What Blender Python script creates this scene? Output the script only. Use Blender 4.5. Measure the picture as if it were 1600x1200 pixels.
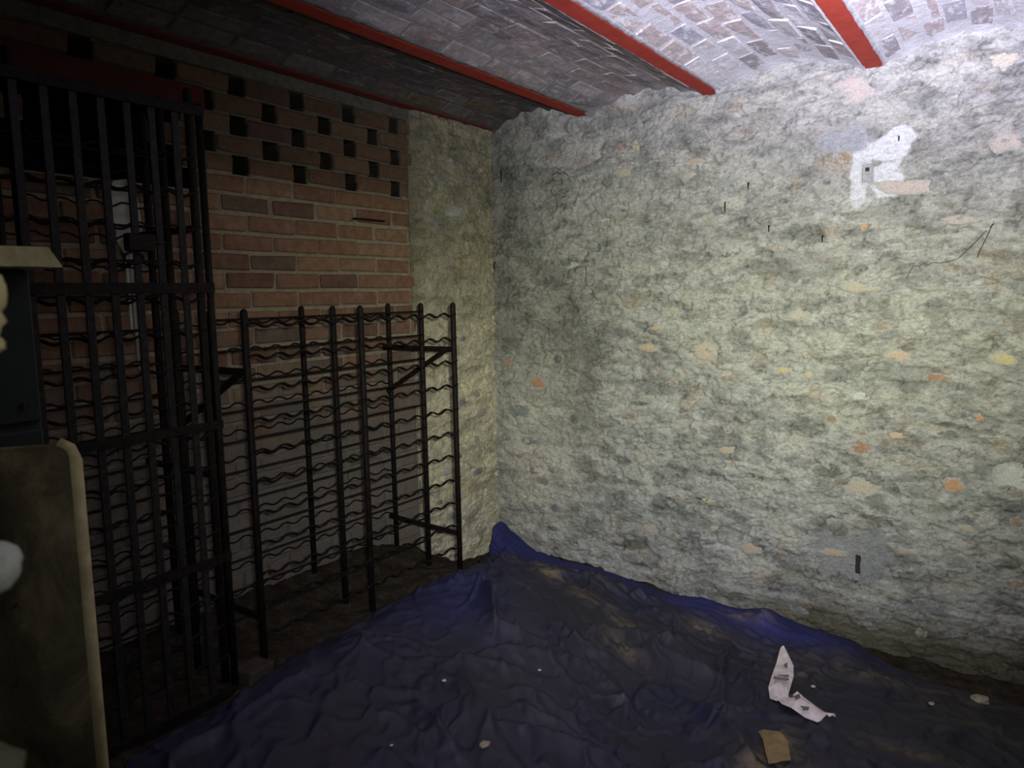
import bpy, bmesh, math, random
import numpy as np
from mathutils import Matrix, Vector
random.seed(7)
for o in list(bpy.data.objects): bpy.data.objects.remove(o)
scn = bpy.context.scene
COL = scn.collection
PI = math.pi

# ------------------------------------------------------------------ camera
cd = bpy.data.cameras.new('camera'); cam = bpy.data.objects.new('camera', cd); COL.objects.link(cam)
cd.sensor_width = 36; cd.lens = 26.775; cd.clip_start = .02
CR = [[0.8306, 0.55653, -0.01941], [0.04873, -0.10736, -0.99303], [-0.55473, 0.82387, -0.11629]]
cam.matrix_world = Matrix(((CR[0][0], -CR[1][0], -CR[2][0], 0), (CR[0][1], -CR[1][1], -CR[2][1], 0),
                           (CR[0][2], -CR[1][2], -CR[2][2], 1.4), (0, 0, 0, 1)))
cd.dof.use_dof = True; cd.dof.focus_distance = 3.4; cd.dof.aperture_fstop = 9.0
scn.camera = cam
scn.view_settings.view_transform = 'Standard'; scn.view_settings.look = 'None'
scn.view_settings.gamma = 1; scn.view_settings.use_curve_mapping = False
scn.view_settings.exposure = 0.0

# ------------------------------------------------------------------ light
w = bpy.data.worlds.new('world'); scn.world = w; w.use_nodes = True
w.node_tree.nodes['Background'].inputs[0].default_value = (.5, .55, .45, 1)
w.node_tree.nodes['Background'].inputs[1].default_value = 0.004

def torch():
    """hand torch held at the camera: bright cool core high on the right, yellow-green reflector ring below it, faint bluish spill"""
    l = bpy.data.lights.new('torch_light', 'SPOT'); o = bpy.data.objects.new('torch_light', l); COL.objects.link(o)
    right, up, fwd = Vector(CR[0]), -Vector(CR[1]), Vector(CR[2])
    o.location = (.12, -.01, 1.47); o.rotation_euler = fwd.to_track_quat('-Z', 'Z').to_euler()
    l.energy = 575; l.spot_size = math.radians(150); l.spot_blend = .3; l.shadow_soft_size = .03
    l.use_nodes = True; nt = l.node_tree; N = nt.nodes; L = nt.links; em = N['Emission']
    g = N.new('ShaderNodeNewGeometry').outputs['Incoming']
    def m(op, a, b=None, c=None):
        n = N.new('ShaderNodeMath'); n.operation = op
        for i, v in enumerate((a, b, c)):
            if v is None: continue
            if isinstance(v, (int, float)): n.inputs[i].default_value = v
            else: L.new(v, n.inputs[i])
        return n.outputs[0]
    def dot(v):
        n = N.new('ShaderNodeVectorMath'); n.operation = 'DOT_PRODUCT'; L.new(g, n.inputs[0]); n.inputs[1].default_value = v; return n.outputs['Value']
    z = dot(fwd); u = m('DIVIDE', dot(right), z); v = m('DIVIDE', dot(up), z); tot = None
    for (u0, v0, a, b, th), colr in LOBES:
        du = m('SUBTRACT', u, u0); dv = m('SUBTRACT', v, v0); ct, st = math.cos(th), math.sin(th)
        x = m('DIVIDE', m('ADD', m('MULTIPLY', du, ct), m('MULTIPLY', dv, st)), a); y = m('DIVIDE', m('ADD', m('MULTIPLY', du, -st), m('MULTIPLY', dv, ct)), b)
        e = m('EXPONENT', m('MULTIPLY', m('ADD', m('MULTIPLY', x, x), m('MULTIPLY', y, y)), -1.0))
        sc = N.new('ShaderNodeVectorMath'); sc.operation = 'SCALE'; sc.inputs[0].default_value = [k * .1 for k in colr]; L.new(e, sc.inputs['Scale'])
        ad = N.new('ShaderNodeVectorMath'); ad.operation = 'ADD'; L.new(sc.outputs[0], ad.inputs[0])
        if tot is None: ad.inputs[1].default_value = (.002, .002, .0015)
        else: L.new(tot, ad.inputs[1])
        tot = ad.outputs[0]
    L.new(tot, em.inputs[0])
LOBES = [((.50, .63, .40, .29, .10), (52, 51, 66)), ((.36, .05, .44, .28, .02), (12.4, 13.2, 9.2)), ((.19, -.22, .42, .30, .06), (4.6, 4.7, 5.9))]
torch()

# ------------------------------------------------------------------ helpers
def link(name, me, mat=None, parent=None):
    o = bpy.data.objects.new(name, me); COL.objects.link(o)
    if mat and not me.materials: me.materials.append(mat)
    if parent: o.parent = parent
    return o
def mesh(name, V, F, smooth=False):
    me = bpy.data.meshes.new(name); me.from_pydata([tuple(v) for v in V], [], F); me.update()
    if smooth: me.polygons.foreach_set('use_smooth', [True] * len(me.polygons))
    return me
def tag(o, label=None, cat=None, group=None, kind=None):
    if label: o['label'] = label
    if cat: o['category'] = cat
    if group: o['group'] = group
    if kind: o['kind'] = kind
    return o
def empty(name, loc=(0, 0, 0), parent=None):
    o = bpy.data.objects.new(name, None); COL.objects.link(o); o.location = loc
    o.empty_display_size = .05
    if parent: o.parent = parent
    return o
def box_geo(x0, x1, y0, y1, z0, z1, V, F):
    b = len(V)
    V += [(x0, y0, z0), (x1, y0, z0), (x1, y1, z0), (x0, y1, z0), (x0, y0, z1), (x1, y0, z1), (x1, y1, z1), (x0, y1, z1)]
    F += [tuple(b + i for i in f) for f in ((3, 2, 1, 0), (4, 5, 6, 7), (0, 1, 5, 4), (1, 2, 6, 5), (2, 3, 7, 6), (3, 0, 4, 7))]
def bevel_mesh(me, w, seg=1):
    bm = bmesh.new(); bm.from_mesh(me)
    bmesh.ops.bevel(bm, geom=bm.edges[:], offset=w, segments=seg, affect='EDGES'); bm.to_mesh(me); bm.free(); return me
def box(name, x0, x1, y0, y1, z0, z1, mat, parent=None, bev=0):
    V, F = [], []; box_geo(x0, x1, y0, y1, z0, z1, V, F); me = mesh(name, V, F)
    if bev: bevel_mesh(me, bev)
    return link(name, me, mat, parent)
def tube_geo(pts, r, V, F, n=6, cap=True):
    P = [Vector(p) for p in pts]; b = len(V); rr = r if isinstance(r, (list, tuple)) else [r] * len(P)
    up = None
    for i, p in enumerate(P):
        d = (P[min(i + 1, len(P) - 1)] - P[max(i - 1, 0)]).normalized()
        if up is None: up = Vector((0, 0, 1)) if abs(d.z) < .8 else Vector((1, 0, 0))
        a = d.cross(up).normalized(); c = a.cross(d).normalized(); up = c
        for k in range(n):
            t = 2 * PI * (k + .5) / n; V.append(tuple(p + (a * math.cos(t) + c * math.sin(t)) * rr[i]))
    for i in range(len(P) - 1):
        for k in range(n):
            k2 = (k + 1) % n
            F.append((b + i * n + k, b + i * n + k2, b + (i + 1) * n + k2, b + (i + 1) * n + k))
    if cap:
        F.append(tuple(b + k for k in range(n))[::-1]); F.append(tuple(b + (len(P) - 1) * n + k for k in range(n)))
def tube(name, pts, r, mat, parent=None, n=6):
    V, F = [], []; tube_geo(pts, r, V, F, n); return link(name, mesh(name, V, F, True), mat, parent)

# value noise in numpy
def _h(ix, iy, s):
    n = (ix.astype(np.int64) * 374761393 + iy.astype(np.int64) * 668265263 + s * 974634777) & 0xFFFFFFFF
    n = ((n ^ (n >> 13)) * 1274126177) & 0xFFFFFFFF
    return ((n ^ (n >> 16)) & 0xFFFFFF) / float(0xFFFFFF)
def vn(x, y, s=0):
    x = np.asarray(x, float); y = np.asarray(y, float)
    ix = np.floor(x); iy = np.floor(y); fx = x - ix; fy = y - iy
    fx = fx * fx * (3 - 2 * fx); fy = fy * fy * (3 - 2 * fy)
    a = _h(ix, iy, s); b = _h(ix + 1, iy, s); c = _h(ix, iy + 1, s); d = _h(ix + 1, iy + 1, s)
    return (a * (1 - fx) + b * fx) * (1 - fy) + (c * (1 - fx) + d * fx) * fy
def fbm(x, y, o=4, s=0):
    r = 0; a = .5; t = 0
    for k in range(o):
        c_, s_ = math.cos(.6 * k), math.sin(.6 * k)
        r = r + a * vn((x * c_ - y * s_) * 2 ** k, (x * s_ + y * c_) * 2 ** k, s + 17 * k); t += a; a *= .5
    return r / t
def worley(x, y, s=0):
    x = np.asarray(x, float); y = np.asarray(y, float); ix = np.floor(x); iy = np.floor(y)
    f1 = np.full(x.shape, 9.); f2 = np.full(x.shape, 9.); idv = np.zeros(x.shape)
    for dx in (-1, 0, 1):
        for dy in (-1, 0, 1):
            cx = ix + dx; cy = iy + dy
            px = cx + _h(cx, cy, s); py = cy + _h(cx, cy, s + 5); d = np.hypot(x - px, y - py); v = _h(cx, cy, s + 9)
            m = d < f1; f2 = np.where(m, f1, np.minimum(f2, d)); idv = np.where(m, v, idv); f1 = np.where(m, d, f1)
    return f1, f2, idv
def sst(a, b, x):
    t = np.clip((np.asarray(x, float) - a) / (b - a), 0, 1); return t * t * (3 - 2 * t)

# ------------------------------------------------------------------ materials
class M:
    def __init__(s, name, rough=.9, spec=.3, metal=0):
        s.m = bpy.data.materials.new(name); s.m.use_nodes = True; s.nt = s.m.node_tree; s.N = s.nt.nodes; s.L = s.nt.links
        s.b = s.N['Principled BSDF']; s.b.inputs['Roughness'].default_value = rough
        s.b.inputs['Specular IOR Level'].default_value = spec; s.b.inputs['Metallic'].default_value = metal
        s.tc = s.N.new('ShaderNodeTexCoord'); s.geo = s.N.new('ShaderNodeNewGeometry')
    def mapping(s, scale, src='pos'):
        mp = s.N.new('ShaderNodeMapping'); mp.inputs['Scale'].default_value = scale
        s.L.new(s.geo.outputs['Position'] if src == 'pos' else s.tc.outputs[src], mp.inputs[0]); return mp.outputs[0]
    def noise(s, vec, sc, det=6, ro=.6, dist=0):
        n = s.N.new('ShaderNodeTexNoise'); n.inputs['Scale'].default_value = sc; n.inputs['Detail'].default_value = det
        n.inputs['Roughness'].default_value = ro; n.inputs['Distortion'].default_value = dist
        s.L.new(vec, n.inputs['Vector']); return n.outputs['Fac']
    def ramp(s, fac, stops, interp='LINEAR'):
        r = s.N.new('ShaderNodeValToRGB'); s.L.new(fac, r.inputs[0]); e = r.color_ramp; e.interpolation = interp
        while len(e.elements) < len(stops): e.elements.new(.5)
        for el, (p, c) in zip(e.elements, stops):
            el.position = p; el.color = (c, c, c, 1) if isinstance(c, (int, float)) else (*c, 1)
        return r.outputs[0]
    def mix(s, fac, a, b, mode='MIX'):
        n = s.N.new('ShaderNodeMix'); n.data_type = 'RGBA'; n.blend_type = mode
        for i, v in ((0, fac), (6, a), (7, b)):
            if isinstance(v, (int, float)): n.inputs[i].default_value = v if i == 0 else (v, v, v, 1)
            elif isinstance(v, tuple): n.inputs[i].default_value = (*v, 1)
            else: s.L.new(v, n.inputs[i])
        return n.outputs[2]
    def bump(s, h, st, dist=.01):
        n = s.N.new('ShaderNodeBump'); n.inputs['Strength'].default_value = st; n.inputs['Distance'].default_value = dist
        s.L.new(h, n.inputs['Height'])
        if s.b.inputs['Normal'].is_linked: s.L.new(s.b.inputs['Normal'].links[0].from_socket, n.inputs['Normal'])
        s.L.new(n.outputs[0], s.b.inputs['Normal'])
    def col(s, c):
        if isinstance(c, tuple): s.b.inputs['Base Color'].default_value = (*c, 1)
        else: s.L.new(c, s.b.inputs['Base Color'])
        return s
    def attr(s, name='tint'):
        a = s.N.new('ShaderNodeAttribute'); a.attribute_name = name; return a.outputs['Color']
    def rnd(s):
        return s.N.new('ShaderNodeObjectInfo').outputs['Random']

def mat_rubble():
    s = M('rubble_wall', .95, .15)
    fine = s.noise(s.mapping((1, 1, 1.7)), 55, 8, .7)
    grit = s.noise(s.mapping((1, 1, 1.4)), 170, 4, .6)
    c = s.mix(1, s.attr(), s.ramp(fine, [(.25, .50), (.45, .88), (.6, 1.08), (.8, 1.3)]), 'MULTIPLY')
    fl = s.noise(s.mapping((1, 1, 1.5)), 95, 5, .75)
    c = s.mix(s.ramp(fl, [(.60, 0), (.68, .45)]), c, (.52, .51, .47))
    c = s.mix(1, c, s.ramp(grit, [(.2, .70), (.5, 1.), (.75, 1.25)]), 'MULTIPLY')
    s.col(c); s.bump(fine, .9, .010); s.bump(grit, .5, .004); return s.m
def mat_stone(name, c1, c2, lime=.45, rim=True):
    s = M(name, .9, .2)
    n = s.noise(s.mapping((1, 1, 1.8)), 38, 6, .7); n2 = s.noise(s.mapping((1, 1, 1.3)), 34, 6, .75, .6); g = s.noise(s.mapping((1, 1, 1)), 150, 4)
    c = s.ramp(n, [(.3, c1), (.7, c2)])
    c = s.mix(s.ramp(n2, [(.46, 0), (.56 , lime), (.66, min(1, lime * 1.6))]), c, (.30, .295, .27))
    # render lapping over the stone's rim
    vm = s.N.new('ShaderNodeVectorMath'); vm.operation = 'SUBTRACT'; s.L.new(s.tc.outputs['Generated'], vm.inputs[0]); vm.inputs[1].default_value = (.5, .5, .5)
    v2 = s.N.new('ShaderNodeVectorMath'); v2.operation = 'MULTIPLY'; s.L.new(vm.outputs[0], v2.inputs[0]); v2.inputs[1].default_value = (1, 1, 0)
    ln = s.N.new('ShaderNodeVectorMath'); ln.operation = 'LENGTH'; s.L.new(v2.outputs[0], ln.inputs[0])
    ma = s.N.new('ShaderNodeMath'); ma.operation = 'MULTIPLY_ADD'; s.L.new(n2, ma.inputs[0]); ma.inputs[1].default_value = .55; s.L.new(ln.outputs['Value'], ma.inputs[2])
    c = s.mix(s.ramp(ma.outputs[0], [(.56, 0), (.66, .6), (.76, .95)]), c, s.ramp(n, [(.3, (.20, .198, .18)), (.5, (.28, .275, .255)), (.7, (.36, .355, .33))]))
    c = s.mix(1, c, s.ramp(g, [(.2, .7), (.5, 1.), (.75, 1.2)]), 'MULTIPLY')
    s.col(c); s.bump(n, .8, .008); s.bump(g, .4, .003); return s.m
_S = {'o': ((.34, .16, .08), (.42, .25, .14), .4), 'p': ((.36, .26, .18), (.40, .31, .23), .6), 'y': ((.36, .29, .14), (.42, .36, .22), .5), 'r': ((.20, .11, .075), (.28, .17, .12), .55),
      'k': ((.33, .27, .24), (.38, .31, .28), .5), 'b': ((.17, .12, .08), (.25, .19, .135), .6), 't': ((.31, .27, .20), (.37, .33, .26), .5), 'd': ((.08, .08, .07), (.14, .14, .12), .3),
      'g': ((.12, .122, .12), (.20, .20, .19), .5), 's': ((.14, .155, .155), (.21, .225, .22), .5), 'w': ((.34, .34, .31), (.42, .42, .39), .3)}
STONE = {k: mat_stone('stone_' + n, *_S[k]) for k, n in dict(o='orange', p='peach', y='ochre', r='rust', k='pink', b='brown', t='tan', d='dark', g='grey', s='slate', w='pale').items()}
def mat_brick(name, ceiling=0):
    s = M(name, .92, .15)
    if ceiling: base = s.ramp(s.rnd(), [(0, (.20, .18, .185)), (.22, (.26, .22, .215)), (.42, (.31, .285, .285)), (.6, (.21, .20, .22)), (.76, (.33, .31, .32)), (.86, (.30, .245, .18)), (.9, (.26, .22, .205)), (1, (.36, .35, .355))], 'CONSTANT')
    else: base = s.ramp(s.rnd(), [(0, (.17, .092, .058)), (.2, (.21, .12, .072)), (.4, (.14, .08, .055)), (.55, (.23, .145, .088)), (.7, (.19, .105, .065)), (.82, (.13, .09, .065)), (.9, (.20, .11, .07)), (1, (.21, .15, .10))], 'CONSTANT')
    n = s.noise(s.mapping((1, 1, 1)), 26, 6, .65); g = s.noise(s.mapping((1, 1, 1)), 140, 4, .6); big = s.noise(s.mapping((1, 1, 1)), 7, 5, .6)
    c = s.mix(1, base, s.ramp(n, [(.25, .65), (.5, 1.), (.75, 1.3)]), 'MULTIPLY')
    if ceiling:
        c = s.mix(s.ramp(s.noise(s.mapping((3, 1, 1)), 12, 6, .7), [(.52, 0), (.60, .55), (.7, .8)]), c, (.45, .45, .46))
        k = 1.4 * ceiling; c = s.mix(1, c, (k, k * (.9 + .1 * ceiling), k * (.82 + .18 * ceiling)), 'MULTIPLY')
    else:
        # lime wash left on the lower courses
        sp = s.N.new('ShaderNodeSeparateXYZ'); s.L.new(s.geo.outputs['Position'], sp.inputs[0])
        ad = s.N.new('ShaderNodeMath'); ad.operation = 'MULTIPLY_ADD'; s.L.new(big, ad.inputs[0]); ad.inputs[1].default_value = -1.6
        s.L.new(sp.outputs[2], ad.inputs[2])
        c = s.mix(s.ramp(ad.outputs[0], [(0.0, .75), (.22, .5), (.46, 0)]), c, (.135, .13, .11))
        c = s.mix(s.ramp(s.noise(s.mapping((1, 1, 1)), 13, 7, .75), [(.56, 0), (.66, .4), (.75, .6)]), c, (.19, .165, .125))
        # white paint run
        at = s.N.new('ShaderNodeAttribute'); at.attribute_name = 'tint'
    c = s.mix(1, c, s.ramp(g, [(.2, .75), (.5, 1.), (.75, 1.2)]), 'MULTIPLY')
    if not ceiling:
        # black inside the vents; soot fading down the face below them
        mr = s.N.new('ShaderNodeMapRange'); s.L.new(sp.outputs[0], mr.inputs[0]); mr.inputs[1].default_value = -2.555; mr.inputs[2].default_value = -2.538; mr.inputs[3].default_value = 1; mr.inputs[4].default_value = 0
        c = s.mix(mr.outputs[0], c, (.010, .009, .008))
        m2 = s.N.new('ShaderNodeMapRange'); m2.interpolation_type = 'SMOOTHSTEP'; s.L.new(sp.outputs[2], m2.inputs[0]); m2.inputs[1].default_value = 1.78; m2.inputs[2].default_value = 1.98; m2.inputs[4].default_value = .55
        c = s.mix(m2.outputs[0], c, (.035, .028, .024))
    s.col(c); s.bump(n, .6, .006); s.bump(g, .5, .003); return s.m
def mat_mortar(name, c1, c2):
    s = M(name, .95, .1); n = s.noise(s.mapping((1, 1, 1)), 30, 7, .7); g = s.noise(s.mapping((1, 1, 1)), 160, 4)
    c = s.mix(1, s.ramp(n, [(.3, c1), (.7, c2)]), s.ramp(g, [(.2, .8), (.7, 1.15)]), 'MULTIPLY')
    if name == 'brick_mortar':
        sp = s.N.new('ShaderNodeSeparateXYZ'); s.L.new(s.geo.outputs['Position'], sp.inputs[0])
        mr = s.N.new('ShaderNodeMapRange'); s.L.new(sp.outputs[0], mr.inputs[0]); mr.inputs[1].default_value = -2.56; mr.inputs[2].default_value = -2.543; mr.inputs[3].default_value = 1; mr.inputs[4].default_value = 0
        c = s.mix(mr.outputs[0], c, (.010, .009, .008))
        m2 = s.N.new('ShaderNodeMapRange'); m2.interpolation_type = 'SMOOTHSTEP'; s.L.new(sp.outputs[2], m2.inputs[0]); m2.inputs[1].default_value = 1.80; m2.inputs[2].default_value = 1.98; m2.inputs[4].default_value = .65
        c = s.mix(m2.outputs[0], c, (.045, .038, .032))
        m3 = s.N.new('ShaderNodeMapRange'); m3.interpolation_type = 'SMOOTHSTEP'; s.L.new(sp.outputs[2], m3.inputs[0]); m3.inputs[1].default_value = 1.25; m3.inputs[2].default_value = .75; m3.inputs[4].default_value = .85
        c = s.mix(m3.outputs[0], c, s.ramp(n, [(.3, (.11, .105, .085)), (.7, (.17, .165, .135))]))
    s.col(c); s.bump(n, .8, .008); s.bump(g, .4, .003); return s.m
def mat_iron(name, c=(.006, .0055, .005), rust=(.022, .013, .008), rough=.6):
    s = M(name, rough, .12); n = s.noise(s.mapping((1, 1, 1)), 60, 6, .7)
    s.col(s.ramp(n, [(.45, c), (.72, rust)])); s.bump(n, .3, .002); return s.m
def mat_dirt(name='dirt'):
    s = M(name, 1, .05); n = s.noise(s.mapping((1, 1, 1)), 14, 8, .7); g = s.noise(s.mapping((1, 1, 1)), 90, 6, .7)
    c = s.ramp(n, [(.3, (.022, .017, .011)), (.5, (.045, .036, .024)), (.72, (.09, .078, .054))])
    s.col(s.mix(1, c, s.ramp(g, [(.3, .6), (.5, 1.), (.72, 1.5)]), 'MULTIPLY')); s.bump(n, 1, .02); s.bump(g, .9, .008); return s.m
def mat_red():
    s = M('red_oxide_paint', .75, .12); n = s.noise(s.mapping((1, 1, 1)), 18, 6, .7); g = s.noise(s.mapping((1, 1, 1)), 60, 5, .7)
    c = s.ramp(n, [(.3, (.25, .030, .018)), (.7, (.34, .046, .030))])
    c = s.mix(s.ramp(g, [(.66, 0), (.74, .6)]), c, (.36, .3, .28)); s.col(c); s.bump(g, .25, .002); return s.m
def mat_tarp():
    s = M('blue_tarpaulin', .62, .35)
    mud = s.noise(s.mapping((1, 1, 1)), 2.2, 6, .62, .6); n = s.noise(s.mapping((1, 1, 1)), 5.5, 8, .72, .5); g = s.noise(s.mapping((1, 1, 1)), 120, 3); sc = s.noise(s.mapping((1, 2.6, 1)), 17, 8, .75, .6)
    c = s.ramp(mud, [(.34, (.009, .011, .033)), (.44, (.015, .015, .028)), (.60, (.020, .019, .026))])
    c = s.mix(s.ramp(n, [(.45, 0), (.62, .55)]), c, (.032, .029, .032))
    c = s.mix(s.ramp(sc, [(.64, 0), (.72, .55)]), c, (.075, .055, .034))
    sep = s.N.new('ShaderNodeSeparateColor'); s.L.new(s.attr(), sep.inputs[0])
    c = s.mix(sep.outputs[2], c, s.ramp(n, [(.3, (.012, .015, .085)), (.7, (.024, .027, .125))]))      # clean blue edge
    mm = s.N.new('ShaderNodeMath'); mm.operation = 'MULTIPLY'; s.L.new(sep.outputs[0], mm.inputs[0]); s.L.new(s.ramp(s.noise(s.mapping((1, 1.5, 1)), 12, 8, .75, .8), [(.44, 0), (.54, 1)]), mm.inputs[1])
    c = s.mix(mm.outputs[0], c, (.15, .115, .07))                                                     # dried mud
    c = s.mix(sep.outputs[1], c, (.014, .015, .016))
    s.col(c); s.bump(n, .35, .012); s.bump(g, .15, .0015); s.L.new(s.ramp(n, [(.3, .45), (.7, .85)]), s.b.inputs['Roughness']); return s.m
def mat_plain(name, c1, c2, sc=20, rough=.8, bs=.3, spec=.3):
    s = M(name, rough, spec); n = s.noise(s.mapping((1, 1, 1)), sc, 6, .65); s.col(s.ramp(n, [(.3, c1), (.7, c2)])); s.bump(n, bs, .004); return s.m
RUB = mat_rubble(); BRK = mat_brick('wall_brick'); CBRK = mat_brick('vault_brick', 1.0); CBRKS = [mat_brick('shaded_vault_brick', .26), mat_brick('dull_vault_brick', .62)]  # left bays dirtier and browner, with the dim light there put into the colour
MORT = mat_mortar('brick_mortar', (.21, .175, .125), (.34, .29, .21)); LIME = mat_mortar('lime_mortar', (.40, .39, .40), (.54, .53, .55)); LIMES = [mat_mortar('shaded_vault_mortar', (.060, .052, .045), (.11, .10, .09)), mat_mortar('dull_vault_mortar', (.17, .155, .15), (.28, .26, .25))]  # left vault mortar darkened too, standing for the weak light on those bays
PLAS = mat_mortar('plaster_fillet', (.075, .068, .055), (.15, .138, .115))
IRON = mat_iron('black_iron'); FLAT = mat_iron('grey_flat_iron', (.013, .0125, .012), (.035, .03, .024), .5)
DIRT = mat_dirt(); RED = mat_red(); TARP = mat_tarp(); DARK = mat_plain('dark_void', (.012, .011, .010), (.02, .018, .016))
WHITE = mat_plain('white_paint', (.42, .42, .38), (.55, .55, .5), 40)

# ------------------------------------------------------------------ rubble walls
YB = 3.56; XL = -2.53
PATCH = [(-0.506, 1.968, 0.09, 0.056), (-0.601, 1.901, 0.045, 0.104), (-0.561, 1.974, 0.063, 0.047), (-0.501, 1.844, 0.071, 0.077), (-0.61, 1.802, 0.035, 0.063), (-0.46, 2.005, 0.052, 0.051)]
def patch_mask(s, t):
    n = (fbm(s * 20, t * 26, 5, 77) - .5) * .085
    m = np.zeros(np.shape(s))
    for (cx, cz, rx, rz) in PATCH:
        d = np.sqrt(((s - cx) / rx) ** 2 + ((t - cz) / rz) ** 2) + n * 8
        m = np.maximum(m, 1 - sst(.85, 1.05, d))
    return m
def rub_height(s, t, seed=0):
    wx = s + .05 * (fbm(s * 6, t * 9, 3, seed + 3) - .5); wz = t + .035 * (fbm(s * 5, t * 8, 3, seed + 4) - .5)
    big = (fbm(wx * 2.2, wz * 3.2, 3, seed) - .5) * .035
    mid = (fbm(wx * 10, wz * 21, 4, seed + 1) - .5) * .018
    f1, f2, v = worley(wx * 6.5, wz * 13, seed + 2)
    ston = sst(.03, .28, f2 - f1) * .009 * (v > .5)
    g1, g2, v2 = worley(wx * 17, wz * 30, seed + 12)
    ston2 = sst(.02, .25, g2 - g1) * .005 * (v2 > .3)
    ph = wz * 13 + 2.2 * fbm(wx * 2.3, wz * 2.5, 3, seed + 6); fr = ph - np.floor(ph)
    led = (fr * (1 - sst(.86, 1., fr))) * .012 * sst(.42, .62, fbm(wx * 4, wz * 6, 3, seed + 8))
    r = 1 - np.abs(2 * fbm(wx * 13, wz * 24, 4, seed + 9) - 1)
    crack = -sst(.94, .995, r) * .007
    fine = (fbm(s * 60, t * 80, 3, seed + 10) - .5) * .010
    pits = -sst(.70, .80, fbm(s * 34, t * 44, 2, seed + 11)) * .010
    return big + mid + ston + ston2 + led + crack + fine + pits
def rub_color(s, t, h, z, seed=0):
    wx = s + .06 * (fbm(s * 6, t * 9, 3, seed + 3) - .5); wz = t + .04 * (fbm(s * 5, t * 8, 3, seed + 4) - .5)
    a = fbm(wx * 3, wz * 5, 5, seed + 21); b = fbm(wx * 11, wz * 20, 4, seed + 22); c = fbm(wx * 26, wz * 40, 3, seed + 25)
    f1, f2, v = worley(wx * 6.5, wz * 13, seed + 2)
    base = np.array([.31, .305, .285])[None] * np.ones((s.size, 1))
    L = (a - .5) * .4 + (b - .5) * .4 + (c - .5) * .6
    base = base * np.clip(1 + L, .38, 1.9)[:, None]
    # lime-rich cream areas
    k = (sst(.52, .64, fbm(wx * 7, wz * 15, 5, seed + 30)) * .5)[:, None]; base = base * (1 - k) + np.array([.40, .39, .34]) * k
    # bare darker stones
    dk = (sst(.60, .72, fbm(wx * 8, wz * 19, 4, seed + 31)) * .55 * (1.35 - 1.2 * sst(.2, 1.3, t)))[:, None]; base = base * (1 - dk) + np.array([.13, .135, .13]) * dk
    # warm stains
    wr = (sst(.66, .76, fbm(wx * 8, wz * 17, 4, seed + 32)) * .35)[:, None]; base = base * (1 - wr) + np.array([.30, .22, .14]) * wr
    # low spots and cracks darkened: dirt plus crevice shade put into the colour
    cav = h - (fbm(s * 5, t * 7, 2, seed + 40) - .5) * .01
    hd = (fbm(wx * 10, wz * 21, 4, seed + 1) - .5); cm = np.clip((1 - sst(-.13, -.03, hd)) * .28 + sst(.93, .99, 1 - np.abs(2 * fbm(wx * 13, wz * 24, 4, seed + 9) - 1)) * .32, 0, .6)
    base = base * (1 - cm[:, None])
    return base
def rubble(name, S, T, place, seed, extra=None, mat=RUB):
    s, t = np.meshgrid(S, T); sh = s.shape; s = s.ravel(); t = t.ravel()
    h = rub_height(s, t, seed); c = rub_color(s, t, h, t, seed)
    if extra: h, c = extra(s, t, h, c)
    V = place(s, t, h); nx, ny = sh[1], sh[0]
    i = (np.arange(ny - 1)[:, None] * nx + np.arange(nx - 1)[None]).ravel()
    Fq = np.stack([i, i + 1, i + nx + 1, i + nx], 1)
    return grid_obj(name, V, Fq, c, mat)
def grid_obj(name, V, Fq, c, mat, parent=None, smooth=True):
    me = bpy.data.meshes.new(name); me.vertices.add(len(V)); me.vertices.foreach_set('co', V.astype(np.float32).ravel())
    me.loops.add(Fq.size); me.loops.foreach_set('vertex_index', Fq.astype(np.int32).ravel())
    me.polygons.add(len(Fq)); me.polygons.foreach_set('loop_start', np.arange(0, Fq.size, 4, dtype=np.int32))
    me.polygons.foreach_set('use_smooth', np.full(len(Fq), smooth)); me.update(calc_edges=True)
    if c is not None:
        at = me.color_attributes.new('tint', 'FLOAT_COLOR', 'POINT'); cc = np.ones((len(V), 4), np.float32); cc[:, :3] = c
        at.data.foreach_set('color', cc.ravel())
    return link(name, me, mat, parent)
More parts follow.
